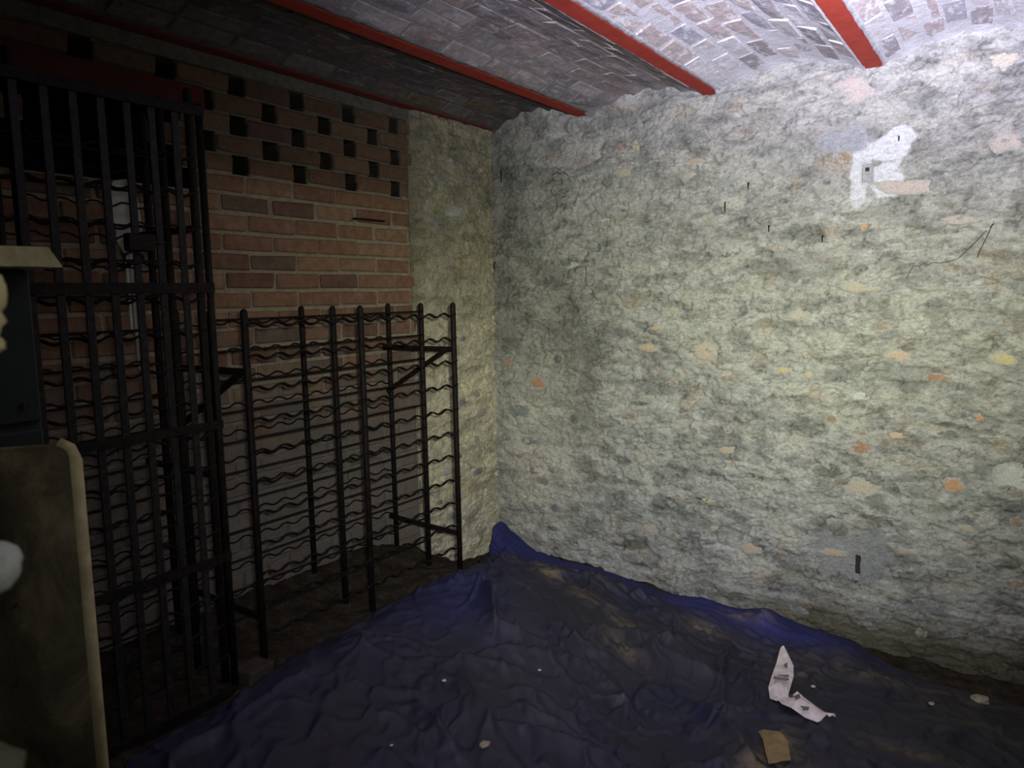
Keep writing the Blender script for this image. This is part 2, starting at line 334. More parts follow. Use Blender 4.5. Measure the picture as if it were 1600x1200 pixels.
def back_extra(s, t, h, c):
    m = patch_mask(s, t); mm = m[:, None]
    smooth = (fbm(s * 20, t * 24, 3, 91) - .5) * .006 + .006
    h = h * (1 - m) + (smooth + .5 * (fbm(s * 2.2, t * 3.2, 3, 0) - .5) * .035) * m
    h = np.where((np.abs(s + .577) < .024) & (np.abs(t - 1.878) < .042), h - .022, h)     # the small chased slot
    c = c * (1 - mm) + np.array([.50, .50, .52]) * mm
    # flat grey render patch above it, pale render at the low slot
    d = np.sqrt(((s + .66) / .13) ** 2 + ((t - 2.02) / .06) ** 2) + (fbm(s * 16, t * 16, 3, 55) - .5); k = (1 - sst(.8, 1.05, d))
    h = h * (1 - k) + (.004 + .5 * smooth) * k; c = c * (1 - k[:, None]) + np.array([.27, .27, .29]) * k[:, None]
    d = np.sqrt(((s + .59) / .17) ** 2 + ((t - .22) / .12) ** 2) + (fbm(s * 12, t * 12, 3, 56) - .5); k = (1 - sst(.7, 1.1, d)) * .8
    h = h * (1 - k) + .002 * k; c = c * (1 - k[:, None]) + np.array([.23, .235, .24]) * k[:, None]
    # damp mossy foot of the wall
    z = t + .10 * (fbm(s * 5, t * 5, 4, 60) - .5)
    k = (1 - sst(-.13, .02, z)) * sst(-1.6, -.6, s) * .85
    c = c * (1 - k[:, None]) + np.array([.085, .078, .042]) * k[:, None]
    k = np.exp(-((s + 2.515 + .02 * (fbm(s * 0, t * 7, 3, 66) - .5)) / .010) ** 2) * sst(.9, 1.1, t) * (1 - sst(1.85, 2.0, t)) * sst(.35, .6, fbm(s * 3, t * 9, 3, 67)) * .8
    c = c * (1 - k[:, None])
    # darker upper corner and two dark patches beside it
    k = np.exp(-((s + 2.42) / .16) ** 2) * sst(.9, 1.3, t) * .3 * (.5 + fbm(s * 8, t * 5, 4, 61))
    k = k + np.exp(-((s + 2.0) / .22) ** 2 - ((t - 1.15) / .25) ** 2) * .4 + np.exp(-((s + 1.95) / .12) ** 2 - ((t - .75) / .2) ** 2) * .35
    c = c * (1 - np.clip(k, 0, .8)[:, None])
    # paler lime render low down near the corner
    k = np.exp(-((s + 2.25) / .30) ** 2 - ((t - .50) / .55) ** 2) * (.6 + .8 * (fbm(s * 9, t * 12, 4, 62) - .3)) * .8; k = np.clip(k, 0, .8)[:, None]
    c = c * (1 - k) + np.array([.56, .53, .43]) * k
    # round off into the vault soffit
    h = np.where(t > 2.30, h * .6, h)
    return h, c
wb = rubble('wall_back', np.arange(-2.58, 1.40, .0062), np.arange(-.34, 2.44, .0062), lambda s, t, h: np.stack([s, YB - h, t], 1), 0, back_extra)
tag(wb, kind='structure')
def side_extra(s, t, h, c):
    e = sst(2.895, 2.95, s + .02 * (fbm(s * 0, t * 9, 3, 5) - .5)); h = h * e - .03 * (1 - e); h = h * .75; c = c * .75 + .25 * c.mean(0); c = c * (1.85 - .85 * sst(.8, 1.9, t))[:, None] * np.array([1.03, 1.0, .84])  # lower return brighter and yellower: torch light put into its colour
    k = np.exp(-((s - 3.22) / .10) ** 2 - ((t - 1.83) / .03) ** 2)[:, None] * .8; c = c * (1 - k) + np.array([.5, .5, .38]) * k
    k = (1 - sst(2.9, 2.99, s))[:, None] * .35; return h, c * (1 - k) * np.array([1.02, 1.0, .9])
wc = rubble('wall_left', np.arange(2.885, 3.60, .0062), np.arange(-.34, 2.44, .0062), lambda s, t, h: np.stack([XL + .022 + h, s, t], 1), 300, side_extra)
wc.name = 'wall_left_return'; tag(wc, kind='structure')
wc.data.flip_normals()

def stone_mesh(seed):
    r = random.Random(seed); n = 12; V = [(0, 0, 1.0)]
    rad = [1 + r.uniform(-.24, .16) for _ in range(n)]
    for ring, (k, z) in enumerate(((.42, 1.0), (.80, .82), (1.0, -.3))):
        for i in range(n):
            a = 2 * PI * i / n; q = k * rad[i] * (1 + r.uniform(-.05, .05)); V.append((q * math.cos(a) * .5, q * math.sin(a) * .5, z * (1 + r.uniform(-.15, .15))))
    F = [(0, 1 + i, 1 + (i + 1) % n) for i in range(n)]
    for b in (1, 1 + n): F += [(b + i, b + n + i, b + n + (i + 1) % n, b + (i + 1) % n) for i in range(n)]
    return mesh('stone', V, F, True)
SM = {}
def stone(s, t, ww, hh, key, parent, wall, i, rot=0, proud=.008):
    v = i % 6
    if (v, key) not in SM:
        SM[(v, key)] = stone_mesh(50 + v * 7); SM[(v, key)].materials.append(STONE[key])
    o = bpy.data.objects.new('stone', SM[(v, key)]); COL.objects.link(o); o.parent = parent
    sv = np.array([s, s - ww * .3, s + ww * .3, s, s]); tv = np.array([t, t, t, t - hh * .3, t + hh * .3])
    if wall == 'back':
        h = float(rub_height(sv, tv, 0).mean())
        o.matrix_world = Matrix.Translation((s, YB - h + .002, t)) @ Matrix.Rotation(PI / 2, 4, 'X') @ Matrix.Rotation(rot, 4, 'Z') @ Matrix.Diagonal((ww, hh, proud, 1))
    else:
        h = float(rub_height(sv, tv, 300).mean())
        o.matrix_world = Matrix.Translation((XL + .022 + h - .002, s, t)) @ Matrix.Rotation(PI / 2, 4, 'Z') @ Matrix.Rotation(PI / 2, 4, 'X') @ Matrix.Rotation(rot, 4, 'Z') @ Matrix.Diagonal((ww, hh, proud, 1))
STONES = [(-2.214, 0.917, 0.117, 0.086, 'o'),(-2.407, 1.021, 0.061, 0.051, 'o'),(-1.261, 1.114, 0.127, 0.108, 'p'),(-1.635, 2.111, 0.055, 0.08, 'y'),(-1.725, 2.116, 0.049, 0.05, 'r'),(-0.584, 1.661, 0.037, 0.048, 'o'),(-0.425, 1.805, 0.353, 0.082, 'k'),(-0.086, 1.944, 0.124, 0.096, 'k'),(-0.673, 1.943, 0.097, 0.096, 'b'),(-0.233, 1.658, 0.155, 0.045, 'k'),(-0.603, 1.408, 0.203, 0.06, 't'),(-0.431, 1.116, 0.121, 0.059, 'p'),(-0.298, 1.027, 0.185, 0.048, 'r'),(-0.894, 1.036, 0.085, 0.035, 'y'),(-0.788, 1.02, 0.041, 0.04, 'y'),(-0.132, 0.871, 0.044, 0.042, 'o'),(-0.58, 0.71, 0.142, 0.08, 'r'),(-0.431, 0.774, 0.147, 0.033, 'p'),(-0.21, 0.587, 0.091, 0.081, 'o'),(-0.549, 0.522, 0.18, 0.114, 't'),(-0.683, 0.593, 0.188, 0.087, 'd'),(-0.327, 0.537, 0.214, 0.083, 'g'),(-0.242, 0.791, 0.126, 0.053, 'd'),(-0.296, 0.705, 0.117, 0.049, 'g'),(-0.648, 0.333, 0.12, 0.118, 'd'),(-0.39, 0.317, 0.147, 0.071, 'g'),(-0.173, 0.244, 0.137, 0.123, 'g'),(-1.031, 0.168, 0.122, 0.063, 'p'),(-0.02, 0.634, 0.161, 0.155, 'w'),(0.016, 0.464, 0.063, 0.047, 'b'),(0.018, 0.208, 0.085, 0.042, 'r'),(-2.336, 0.755, 0.164, 0.11, 's'),(-2.194, 0.365, 0.105, 0.066, 's'),(-2.354, 0.488, 0.061, 0.037, 'b'),(-2.265, 0.412, 0.06, 0.044, 'r'),(-2.13, 0.435, 0.058, 0.044, 'b'),(-2.218, 0.215, 0.102, 0.059, 's'),(-2.104, 0.22, 0.091, 0.059, 'g'),(-1.991, 0.225, 0.088, 0.043, 'd'),(-1.237, 0.379, 0.096, 0.032, 'y'),(-1.151, 0.989, 0.138, 0.031, 'b'),(-1.559, 1.123, 0.138, 0.048, 'p'),(-1.439, 0.951, 0.074, 0.032, 'r'),(-1.665, 0.767, 0.108, 0.047, 'b'),(-0.057, 1.114, 0.127, 0.066, 'y'),(-0.111, 2.247, 0.124, 0.094, 't'),(-0.64, 2.213, 0.175, 0.104, 'k'),(-0.966, 0.682, 0.146, 0.048, 'g'),(-1.081, 0.469, 0.104, 0.062, 'g'),(-0.843, 0.408, 0.063, 0.073, 'g'),(-1.234, 0.126, 0.071, 0.046, 'g'),(-1.648, 0.019, 0.147, 0.063, 'g'),(-1.834, 0.269, 0.153, 0.07, 'g'),(-0.838, 0.15, 0.074, 0.055, 'g'),(-0.881, 0.173, 0.041, 0.031, 'r'),(-2.275, 0.577, 0.171, 0.059, 's'),(-2.419, 0.896, 0.088, 0.059, 'g'),(-2.436, 1.097, 0.088, 0.058, 'd'),(-0.226, 0.951, 0.136, 0.037, 'g'),(-0.978, 1.35, 0.104, 0.041, 'g'),(-0.46, 1.595, 0.072, 0.037, 'g'),(-0.733, 1.486, 0.079, 0.033, 'g'),(-1.985, 0.726, 0.079, 0.084, 'd'),(-1.435, 0.175, 0.076, 0.047, 'b'),(-1.76, -0.197, 0.114, 0.05, 'g'),(-0.04, 0.757, 0.064, 0.041, 'b'),(-0.063, 0.781, 0.077, 0.026, 'b'),(-0.039, 1.401, 0.062, 0.049, 'g'),(-0.531, 1.546, 0.049, 0.027, 'g'),(-1.218, 1.353, 0.155, 0.042, 'g'),(-0.363, 0.889, 0.143, 0.043, 'g'),(-0.29, 0.854, 0.07, 0.037, 'g'),(-0.447, 1.21, 0.145, 0.048, 'g'),(-2.08, 1.053, 0.08, 0.063, 'd'),(-0.496, 1.237, 0.074, 0.038, 'b'),(-0.688, 0.824, 0.059, 0.046, 'b'),(-0.569, 0.776, 0.056, 0.04, 'b'),(-0.653, 2.254, 0.15, 0.052, 'k'),(-1.289, 2.315, 0.061, 0.034, 'p'),]
for i, (x, z, ww, hh, k) in enumerate(STONES): stone(x, z, ww * .95, hh * .95, k, wb, 'back', i, random.uniform(-.12, .12))
rr = random.Random(3)
for i in range(115):
    x = rr.uniform(-2.4, .9); z = -.1 + 2.2 * rr.random() ** 1.4; k = rr.choice('ggggsdtbpwwtr') if z > .12 else rr.choice('ggdb')
    if any(abs(x - a) < (c_ + .1) * .6 and abs(z - b) < (d + .06) * .6 for a, b, c_, d, _ in STONES): continue
    if abs(x + .6) < .2 and z > 1.7: continue
    stone(x, z, rr.uniform(.05, .14), rr.uniform(.03, .055), k, wb, 'back', i, rr.uniform(-.15, .15), .006)
for i in range(26):
    stone(rr.uniform(2.98, 3.5), rr.uniform(.15, 2.2), rr.uniform(.04, .10), rr.uniform(.03, .05), rr.choice('ggstwbt'), wc, 'side', i, rr.uniform(-.15, .15), .006)
stone(3.2, 1.83, .17, .05, 'w', wc, 'side', 2, .05, .010)

# ------------------------------------------------------------------ brick wall with honeycomb vents
wl = empty('wall_left', (XL, 1.8, 0)); tag(wl, kind='structure')
P_ = .0737
def brick_mesh(L, W, Hh, seed, j=.0025, bev=.004):
    r = random.Random(seed); V, F = [], []; box_geo(-L / 2, L / 2, -W / 2, W / 2, -Hh / 2, Hh / 2, V, F)
    V = [tuple(c + r.uniform(-j, j) for c in v) for v in V]; me = mesh('brick', V, F); bevel_mesh(me, bev); return me
BM = {}
def bget(L, mat, W=.1, Hh=.058, nvar=8):
    k = (round(L, 3), mat.name, round(Hh, 3), random.randrange(nvar))
    if k not in BM: m_ = brick_mesh(L, W, Hh, hash(k[3]) + 11, .0035, .005); m_.materials.append(mat); BM[k] = m_
    return BM[k]
mV, mF = [], []; sV, sF = [], []
def put_brick(y, z, L, stuffed=False, last=0):
    x = XL - .05 + random.uniform(-.004, .004)
    if stuffed: box_geo(x - .05, x + .05, y - L / 2, y + L / 2, z - .031, z + .031, sV, sF)
    else:
        o = bpy.data.objects.new('brick', bget(L, BRK)); COL.objects.link(o); o.parent = wl
        o.location = (x - wl.location.x, y - wl.location.y, z); o.rotation_euler = (random.uniform(-.008, .008), random.uniform(-.01, .01), PI / 2 + random.uniform(-.012, .012))
    return
zrow0 = 1.915 - 28 * P_
OPEN = lambda y, z: 1.10 < y < 1.60 and 1.80 < z < 2.085
for k in range(0, 34):
    z = zrow0 + k * P_
    if z > 2.262: break
    if 28 <= k <= 32:
        off = (1.929 if k % 2 == 0 else 1.783) + .146          # brick centres sit half a pitch from the holes
        n0 = -6; ys = [(off + .2925 * n, .212) for n in range(-6, 4)]; gap = True
    else:
        off = 1.94 + (.1175 if k % 2 else 0); ys = [(off + .235 * n, .219) for n in range(-8, 5)]; gap = False
        if k < 14 and k % 2 == 0: ys = [(yy + d, .105) for yy, _ in ys for d in (-.0587, .0587)]
    for y, L in ys:
        a, b = y - L / 2, y + L / 2
        if a > 2.92 or b < .2: continue
        if b > 2.945: b = 2.945
        if b - a < .04: continue
        y = (a + b) / 2; L = b - a
        if OPEN(y, z): continue
        if z > 2.09 and z < 2.175 and b < 1.79 : continue
        put_brick(y, z, L, y < .75 or z < .12)
        g = 0 if gap else .007
        box_geo(XL - .11, XL - .0095, a - g, b + g, z - P_ / 2, z + P_ / 2, mV, mF)
so = link('brick_course', mesh('brick_course', sV, sF), BRK, wl); so.location = -wl.location; so['kind'] = 'stuff'
mo = link('mortar', mesh('mortar', mV, mF), MORT, wl); mo.location = -wl.location
f_ = link('plaster_fillet', (lambda V, F: (box_geo(XL - .11, XL + .002, .2, 2.94, zrow0 + 32.5 * P_, 2.298, V, F), mesh('f', V, F))[1])([], []), PLAS, wl); f_.location = -wl.location
# steel lintel over the vent opening, white paint run, iron cramp
ln = box('steel_lintel', XL - .09, XL + .012, .2, 1.775, 2.092, 2.172, mat_plain('shaded_red_paint', (.045, .008, .006), (.085, .014, .010)), wl, .004); ln.location = -wl.location; ln['label'] = 'red oxide painted lintel'  # lintel red darkened, the dimness of the upper left painted in
# void behind the vents
V, F = [], []; box_geo(-3.15, -3.12, .1, 3.5, -.3, 2.5, V, F); box_geo(-3.12, -2.66, 3.0, 3.03, -.3, 2.5, V, F); box_geo(-3.12, -2.66, .1, .13, -.3, 2.5, V, F); box_geo(-3.12, -2.66, .1, 3.0, 2.45, 2.5, V, F)
tag(link('wall_outer', mesh('wall_outer', V, F), DARK), kind='structure')
# paint run
def blob_sheet(name, pts, x, mat, parent, th=.002):
    V = [(x, y, z) for y, z in pts] + [(x + th, y, z) for y, z in pts]; n = len(pts)
    F = [tuple(range(n)), tuple(range(n, 2 * n))[::-1]] + [(i, n + i, n + (i + 1) % n, (i + 1) % n) for i in range(n)]
    o = link(name, mesh(name, V, F), mat, parent); bm = bmesh.new(); bm.from_mesh(o.data); bmesh.ops.recalc_face_normals(bm, faces=bm.faces[:]); bm.to_mesh(o.data); bm.free()
    o.matrix_world = Matrix.Identity(4); o.matrix_parent_inverse = Matrix.Identity(4); o.location = -parent.location if parent else (0, 0, 0); return o
p_ = blob_sheet('white_paint_run', [(1.395, 1.76), (1.41, 1.80), (1.455, 1.81), (1.485, 1.78), (1.495, 1.70), (1.498, 1.62), (1.49, 1.565), (1.46, 1.555), (1.43, 1.56), (1.41, 1.60), (1.40, 1.68)], XL - .004, WHITE, wl, .014)
for y_, z0_, w_ in ((1.437, 1.30, .006), (1.452, 1.17, .007), (1.474, 1.36, .006), (1.487, 1.48, .005)):
    blob_sheet('paint_drip', [(y_ - w_, 1.57), (y_ + w_, 1.57), (y_ + w_ * .8, z0_ + .1), (y_ + w_ * .5, z0_), (y_ - w_ * .4, z0_), (y_ - w_ * .7, z0_ + .1)], XL - .004, WHITE, wl, .012)
p_['label'] = 'white paint spill running down the bricks'

# ------------------------------------------------------------------ vaulted ceiling
BX = [-2.508, -1.92, -1.249, -.563, .122, .807, 1.49]
rc = random.Random(11); CM = []
for v in range(18):
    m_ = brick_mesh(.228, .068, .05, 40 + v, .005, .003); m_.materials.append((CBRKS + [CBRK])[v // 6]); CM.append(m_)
def arch(u): return 2.303 + .078 * (1 - (2 * u - 1) ** 2)
for bi in range(6):
    x0, x1 = BX[bi] + .03, BX[bi + 1] - .03
    V, F = [], []; n = 24; y0, y1 = -.55, YB + .05
    ny = 60
    for j in range(ny + 1):
        for i in range(n + 1):
            u = i / n; yy = y0 + (y1 - y0) * j / ny
            zz = arch(u) + .0022 + .0006 * math.sin(yy * 37 + i * 2.1 + bi) + .0006 * math.sin(yy * 13 - i)
            e = max(0, 1 - (YB - yy) / .06); zz -= .02 * e * (.5 + .5 * math.sin(i * 1.3 + bi))  # mortar haunched on to the wall
            V.append((x0 + (x1 - x0) * u, yy, zz))
    for j in range(ny):
        for i in range(n):
            a = j * (n + 1) + i; F.append((a, a + n + 1, a + n + 2, a + 1))
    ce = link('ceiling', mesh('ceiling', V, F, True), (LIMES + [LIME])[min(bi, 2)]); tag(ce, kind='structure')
    nc = 8 if bi else 7; ww = (x1 - x0) / nc
    for c_ in range(nc):
        u = (c_ + .5) / nc; xx = x0 + (x1 - x0) * u; sl = (arch(u + .01) - arch(u - .01)) / (.02 * (x1 - x0))
        yy = YB - .02 - (.12 if c_ % 2 else 0) - rc.uniform(0, .03)
        while yy > (.55 if bi < 2 else 1.2):
            L = rc.choice((.228, .228, .228, .20, .25)); 
            o = bpy.data.objects.new('brick', CM[min(bi, 2) * 6 + rc.randrange(6)]); COL.objects.link(o); o.parent = ce
            o.location = (xx + rc.uniform(-.003, .003), yy - L / 2, arch(u) + .0248 + rc.uniform(-.0008, .0008)); o.rotation_euler = (-math.atan(sl) + rc.uniform(-.012, .012), rc.uniform(-.01, .01), PI / 2 + rc.uniform(-.015, .015))
            o.scale = (L / .228, 1 + rc.uniform(-.08, .08), 1); yy -= L + rc.uniform(.013, .024)
RED0 = mat_plain('dark_red_paint', (.10, .018, .013), (.16, .028, .02))  # darker red for the beam against the brick wall
BL = ['red painted steel beam tight against the brick wall, leftmost of the ceiling beams', 'red painted steel ceiling beam, second from the brick wall, dim one ending just right of the corner',
      'red painted steel ceiling beam, third from the brick wall, crossing the top middle of the photo', 'short bright red steel ceiling beam in the top right, above the white plaster patch', 'red ceiling beam beyond the right edge of the photo', 'red ceiling beam farthest right, outside the photo']
rb = random.Random(5)
for bi, bx in enumerate(BX[:6]):
    # I section: bottom flange, web, top flange
    prof = [(-.034, 2.300), (.034, 2.300), (.034, 2.316), (.006, 2.322), (.006, 2.43), (.034, 2.436), (.034, 2.45), (-.034, 2.45), (-.034, 2.436), (-.006, 2.43), (-.006, 2.322), (-.034, 2.316)]
    n = len(prof); y0, y1 = -.55, YB + .03
    V = [(bx + a, y0, z) for a, z in prof] + [(bx + a, y1, z) for a, z in prof]
    F = [(i, (i + 1) % n, n + (i + 1) % n, n + i) for i in range(n)] + [tuple(range(n))[::-1], tuple(range(n, 2 * n))]
    o = link('ceiling_beam', mesh('ceiling_beam', V, F), RED if bi else RED0); tag(o, BL[bi], 'beam', 'red steel beams under the brick vaults')
    # ragged mortar smears lapping on the flange edges
    for sgn in (-1, 1):
        V, F = [], []; N_ = 150; 
        for j in range(N_ + 1):
            yy = y0 + (YB - y0) * j / N_; k = .0385 - .008 * abs(rb.gauss(0, .5))
            V += [(bx + sgn * .052, yy, 2.310), (bx + sgn * k, yy, 2.300 + rb.uniform(.001, .005)), (bx + sgn * (k - .004), yy, 2.317)]
        for j in range(N_):
            a = j * 3; F += [(a, a + 1, a + 4, a + 3), (a + 1, a + 2, a + 5, a + 4)]
        if bi > 0:
            sm_ = link('mortar_smear', mesh('mortar_smear', V, F, True), LIMES[1] if bi < 2 else LIME, o)

# ------------------------------------------------------------------ floor
def Fz(x, y):
    x = np.asarray(x, float); y = np.asarray(y, float)
    z = -.2 + .37 * (1 - sst(-2.0, -.9, x)) * (1 - .65 * sst(2.5, 3.4, y)) + .06 * sst(2.3, 2.55, -x) * (1 - sst(2.6, 3.0, y))
    return z
xs = np.arange(-3.2, 1.45, .016); ys = np.arange(-.9, YB + .03, .016); gx, gy = np.meshgrid(xs, ys); gx = gx.ravel(); gy = gy.ravel()
fz = Fz(gx, gy) + (fbm(gx * 7, gy * 7, 5, 500) - .5) * .04 + (fbm(gx * 40, gy * 40, 3, 501) - .5) * .012
f1, f2, v = worley(gx * 14, gy * 14, 505); fz = fz + np.where(v > .6, np.clip(.32 - f1, 0, 1) * .05, 0)
i = (np.arange(len(ys) - 1)[:, None] * len(xs) + np.arange(len(xs) - 1)[None]).ravel()
tag(grid_obj('floor', np.stack([gx, gy, fz], 1), np.stack([i, i + 1, i + len(xs) + 1, i + len(xs)], 1), None, DIRT), kind='structure')

# ------------------------------------------------------------------ tarpaulin
def seg_dist(px, py, pts):
    best = np.full(px.shape, 9.); side = np.zeros(px.shape); par = np.zeros(px.shape); n = len(pts) - 1
    for k in range(n):
        ax, ay = pts[k]; bx, by = pts[k + 1]; dx, dy = bx - ax, by - ay; l2 = dx * dx + dy * dy
        t = np.clip(((px - ax) * dx + (py - ay) * dy) / l2, 0, 1); qx = px - ax - t * dx; qy = py - ay - t * dy; d = np.hypot(qx, qy)
        m = d < best; best = np.where(m, d, best); side = np.where(m, np.sign(dx * qy - dy * qx), side); par = np.where(m, (k + t) / n, par)
    return best, side, par
FOLDS = [([(-1.98, 2.43), (-1.78, 2.45), (-1.64, 2.29), (-1.56, 2.34), (-1.49, 2.4)], 0.03, 0.04), ([(-1.45, 2.48), (-1.4, 2.72), (-1.21, 2.95), (-1.01, 2.85), (-0.93, 2.85)], 0.03, 0.05), ([(-1.57, 2.0), (-1.47, 1.9), (-1.38, 1.89), (-1.26, 2.01), (-1.05, 2.12)], 0.034, 0.05), ([(-1.37, 2.07), (-1.26, 2.1), (-1.05, 2.12)], 0.028, 0.035), ([(-1.62, 1.77), (-1.43, 1.73), (-1.39, 1.73)], 0.026, 0.035), ([(-1.95, 1.87), (-1.87, 1.8), (-1.71, 1.88)], 0.014, 0.035), ([(-1.01, 3.18), (-0.95, 2.9), (-0.86, 2.65)], 0.018, 0.04), ([(-0.97, 2.6), (-0.8, 2.52), (-0.67, 2.39)], 0.04, 0.06), ([(-1.64, 1.96), (-1.59, 2.16), (-1.42, 2.43)], 0.014, 0.03), ([(-2.2, 3.18), (-1.87, 3.02), (-1.64, 3.18), (-1.33, 3.3), (-0.95, 3.47)], 0.03, 0.04), ([(-0.9, 3.45), (-0.7, 3.37), (-0.51, 3.3)], 0.045, 0.05), ([(-0.86, 3.05), (-0.78, 3.2), (-0.63, 3.26)], 0.016, 0.035), ([(-1.54, 1.53), (-1.45, 1.57)], 0.02, 0.035), ([(-2.12, 2.92), (-2.39, 3.12)], 0.016, 0.025), ([(-1.99, 2.74), (-2.41, 3.54)], 0.018, 0.025), ([(-1.94, 2.65), (-1.64, 2.65)], 0.018, 0.025), ([(-2.16, 3.0), (-2.56, 3.52)], 0.022, 0.025), ([(-1.98, 3.54), (-1.69, 3.41), (-1.38, 3.5)], 0.018, 0.03), ([(-1.25, 2.52), (-1.15, 2.45), (-1.25, 2.36)], 0.014, 0.025), ([(-1.44, 2.1), (-1.36, 2.18), (-1.16, 2.19)], 0.016, 0.03), ([(-1.89, 2.51), (-1.73, 2.39), (-1.63, 2.28)], 0.022, 0.03), ([(-1.46, 1.91), (-1.41, 1.9), (-1.35, 1.87)], 0.018, 0.02), ([(-1.26, 2.86), (-1.12, 2.85), (-0.98, 2.84)], 0.02, 0.04), ([(-0.92, 2.83), (-0.86, 2.96), (-0.79, 3.13)], 0.014, 0.03), ([(-1.48, 2.3), (-1.33, 2.51), (-1.09, 2.42)], 0.012, 0.03), ([(-2.13, 3.52), (-1.84, 3.42), (-1.54, 3.41)], 0.016, 0.02), ([(-2.44, 3.59), (-2.13, 3.45), (-1.94, 3.46)], 0.014, 0.02), ([(-1.51, 3.35), (-1.22, 3.44), (-1.0, 3.52)], 0.014, 0.02), ([(-0.47, 3.2), (-0.24, 3.19), (-0.01, 3.26)], 0.02, 0.04), ([(-0.42, 2.75), (-0.22, 2.79), (0.05, 3.09)], 0.012, 0.03), ([(-0.56, 2.53), (-0.52, 2.84), (-0.52, 2.94)], 0.01, 0.02), ([(-0.35, 3.21), (-0.23, 3.07)], 0.014, 0.02), ([(-2.03, 2.24), (-1.94, 2.38), (-1.94, 2.46)], 0.014, 0.03), ([(-1.68, 1.6), (-1.58, 1.67), (-1.49, 1.68)], 0.014, 0.03)]
EDGE = [(.24, -.9), (.6, -1.1), (.75, -1.2), (.88, -1.62), (.97, -1.90), (1.18, -1.93), (1.32, -1.93), (1.47, -1.97), (1.74, -2.01), (2.04, -2.045), (2.32, -2.06), (2.58, -2.07), (2.72, -2.10), (3.0, -2.24), (3.2, -2.34), (3.46, -2.46)]
nu, nv = 460, 460
vv = np.linspace(0, 1, nv); uu = np.linspace(0, 1, nu); U, Vv = np.meshgrid(uu, vv)
yb = np.interp(U, [0, .2, .45, .55, .62, .75, 1], [3.47, 3.50, 3.50, 3.48, 3.34, 3.30, 3.36])
Yt = .24 + (yb - .24) * Vv
xe = np.interp(Yt, [a for a, b in EDGE], [b for a, b in EDGE]) + .012 * (fbm(Yt * 9, Yt * 0, 3, 8) - .5)
Xt = xe + (1.05 - xe) * U; X = Xt.ravel(); Y = Yt.ravel(); Ur = U.ravel(); Vr = Vv.ravel()
X = X + .03 * (fbm(X * 3, Y * 3, 3, 71) - .5); Y = Y + .03 * (fbm(X * 3, Y * 3, 3, 72) - .5) * (1 - sst(.95, 1, Vr))
Z = Fz(X, Y) + .034 + (fbm(X * 2.5, Y * 2.5, 2, 80) - .5) * .05
qf = random.Random(21)
for _ in range(34):
    x_, y_, a_ = qf.uniform(-1.9, .3), qf.uniform(1.2, 3.2), qf.uniform(-1.2, .9); L_ = qf.uniform(.15, .5); P = [(x_, y_)]
    for k_ in range(3): a_ += qf.uniform(-.5, .5); x_ += L_ / 3 * math.cos(a_); y_ += L_ / 3 * math.sin(a_); P.append((x_, y_))
    FOLDS.append((P, qf.uniform(.004, .010), qf.uniform(.015, .03)))
for pts, hh, ww in FOLDS:
    d, sd, par = seg_dist(X + .02 * (fbm(X * 14, Y * 14, 2, 83) - .5), Y + .02 * (fbm(X * 14, Y * 14, 2, 84) - .5), pts); tap = np.sin(np.clip(par * .92 + .04, 0, 1) * PI) ** .5
    w2 = np.where(sd > 0, ww * .28, ww * .95)
    Z = Z + hh * 1.75 * tap * np.exp(-(d / w2) ** 1.05) - hh * .35 * tap * np.exp(-((d - ww) / (ww * .5)) ** 2) * (sd > 0)
r1 = 1 - np.abs(2 * fbm(X * 3.6 + .3 * Y, Y * 3.2, 3, 87) - 1); Z = Z + sst(.84, 1, r1) * .014
pl = 1 - np.abs(2 * fbm(X * 2.2 + Y * 1.2, (Y + .12 * X) * 17, 3, 187) - 1); Z = Z + sst(.7, 1, pl) * .030 * sst(.84, .93, Vr) * (1 - sst(.985, 1, Vr) * .5) * (1 - sst(-.9, -.3, X))
r3 = 1 - np.abs(2 * fbm(X * 5 + 1.5 * Y, Y * 4 - X, 2, 188) - 1); Z = Z + sst(.90, 1, r3) * .010
r2 = 1 - np.abs(2 * fbm(X * 9, Y * 8, 3, 88) - 1); Z = Z + sst(.82, 1, r2) * .007
Z = Z + (fbm(X * 26, Y * 26, 2, 89) - .5) * .004
# the edge is pushed up against the stone wall, peak in the corner
back = sst(.90, 1, Vr); zb = np.interp(X, [-2.5, -2.36, -2.2, -1.9, -1.6, -.95, -.55, -.4, 1.2], [.08, .03, -.03, -.07, -.10, -.11, -.14, -.19, -.19])
Z = Z * (1 - back) + np.maximum(zb + (fbm(X * 12, Y * 12, 3, 95) - .5) * .03, Fz(X, Y) + .02) * back
Z = Z + .085 * np.exp(-np.abs((X + 2.41) / .085) ** 1.2 - ((Y - 3.42) / .14) ** 2) * (.75 + .5 * fbm(X * 25, Y * 8, 2, 321)) + .05 * np.exp(-((X + .93) / .05) ** 2 - ((Y - 3.44) / .08) ** 2)
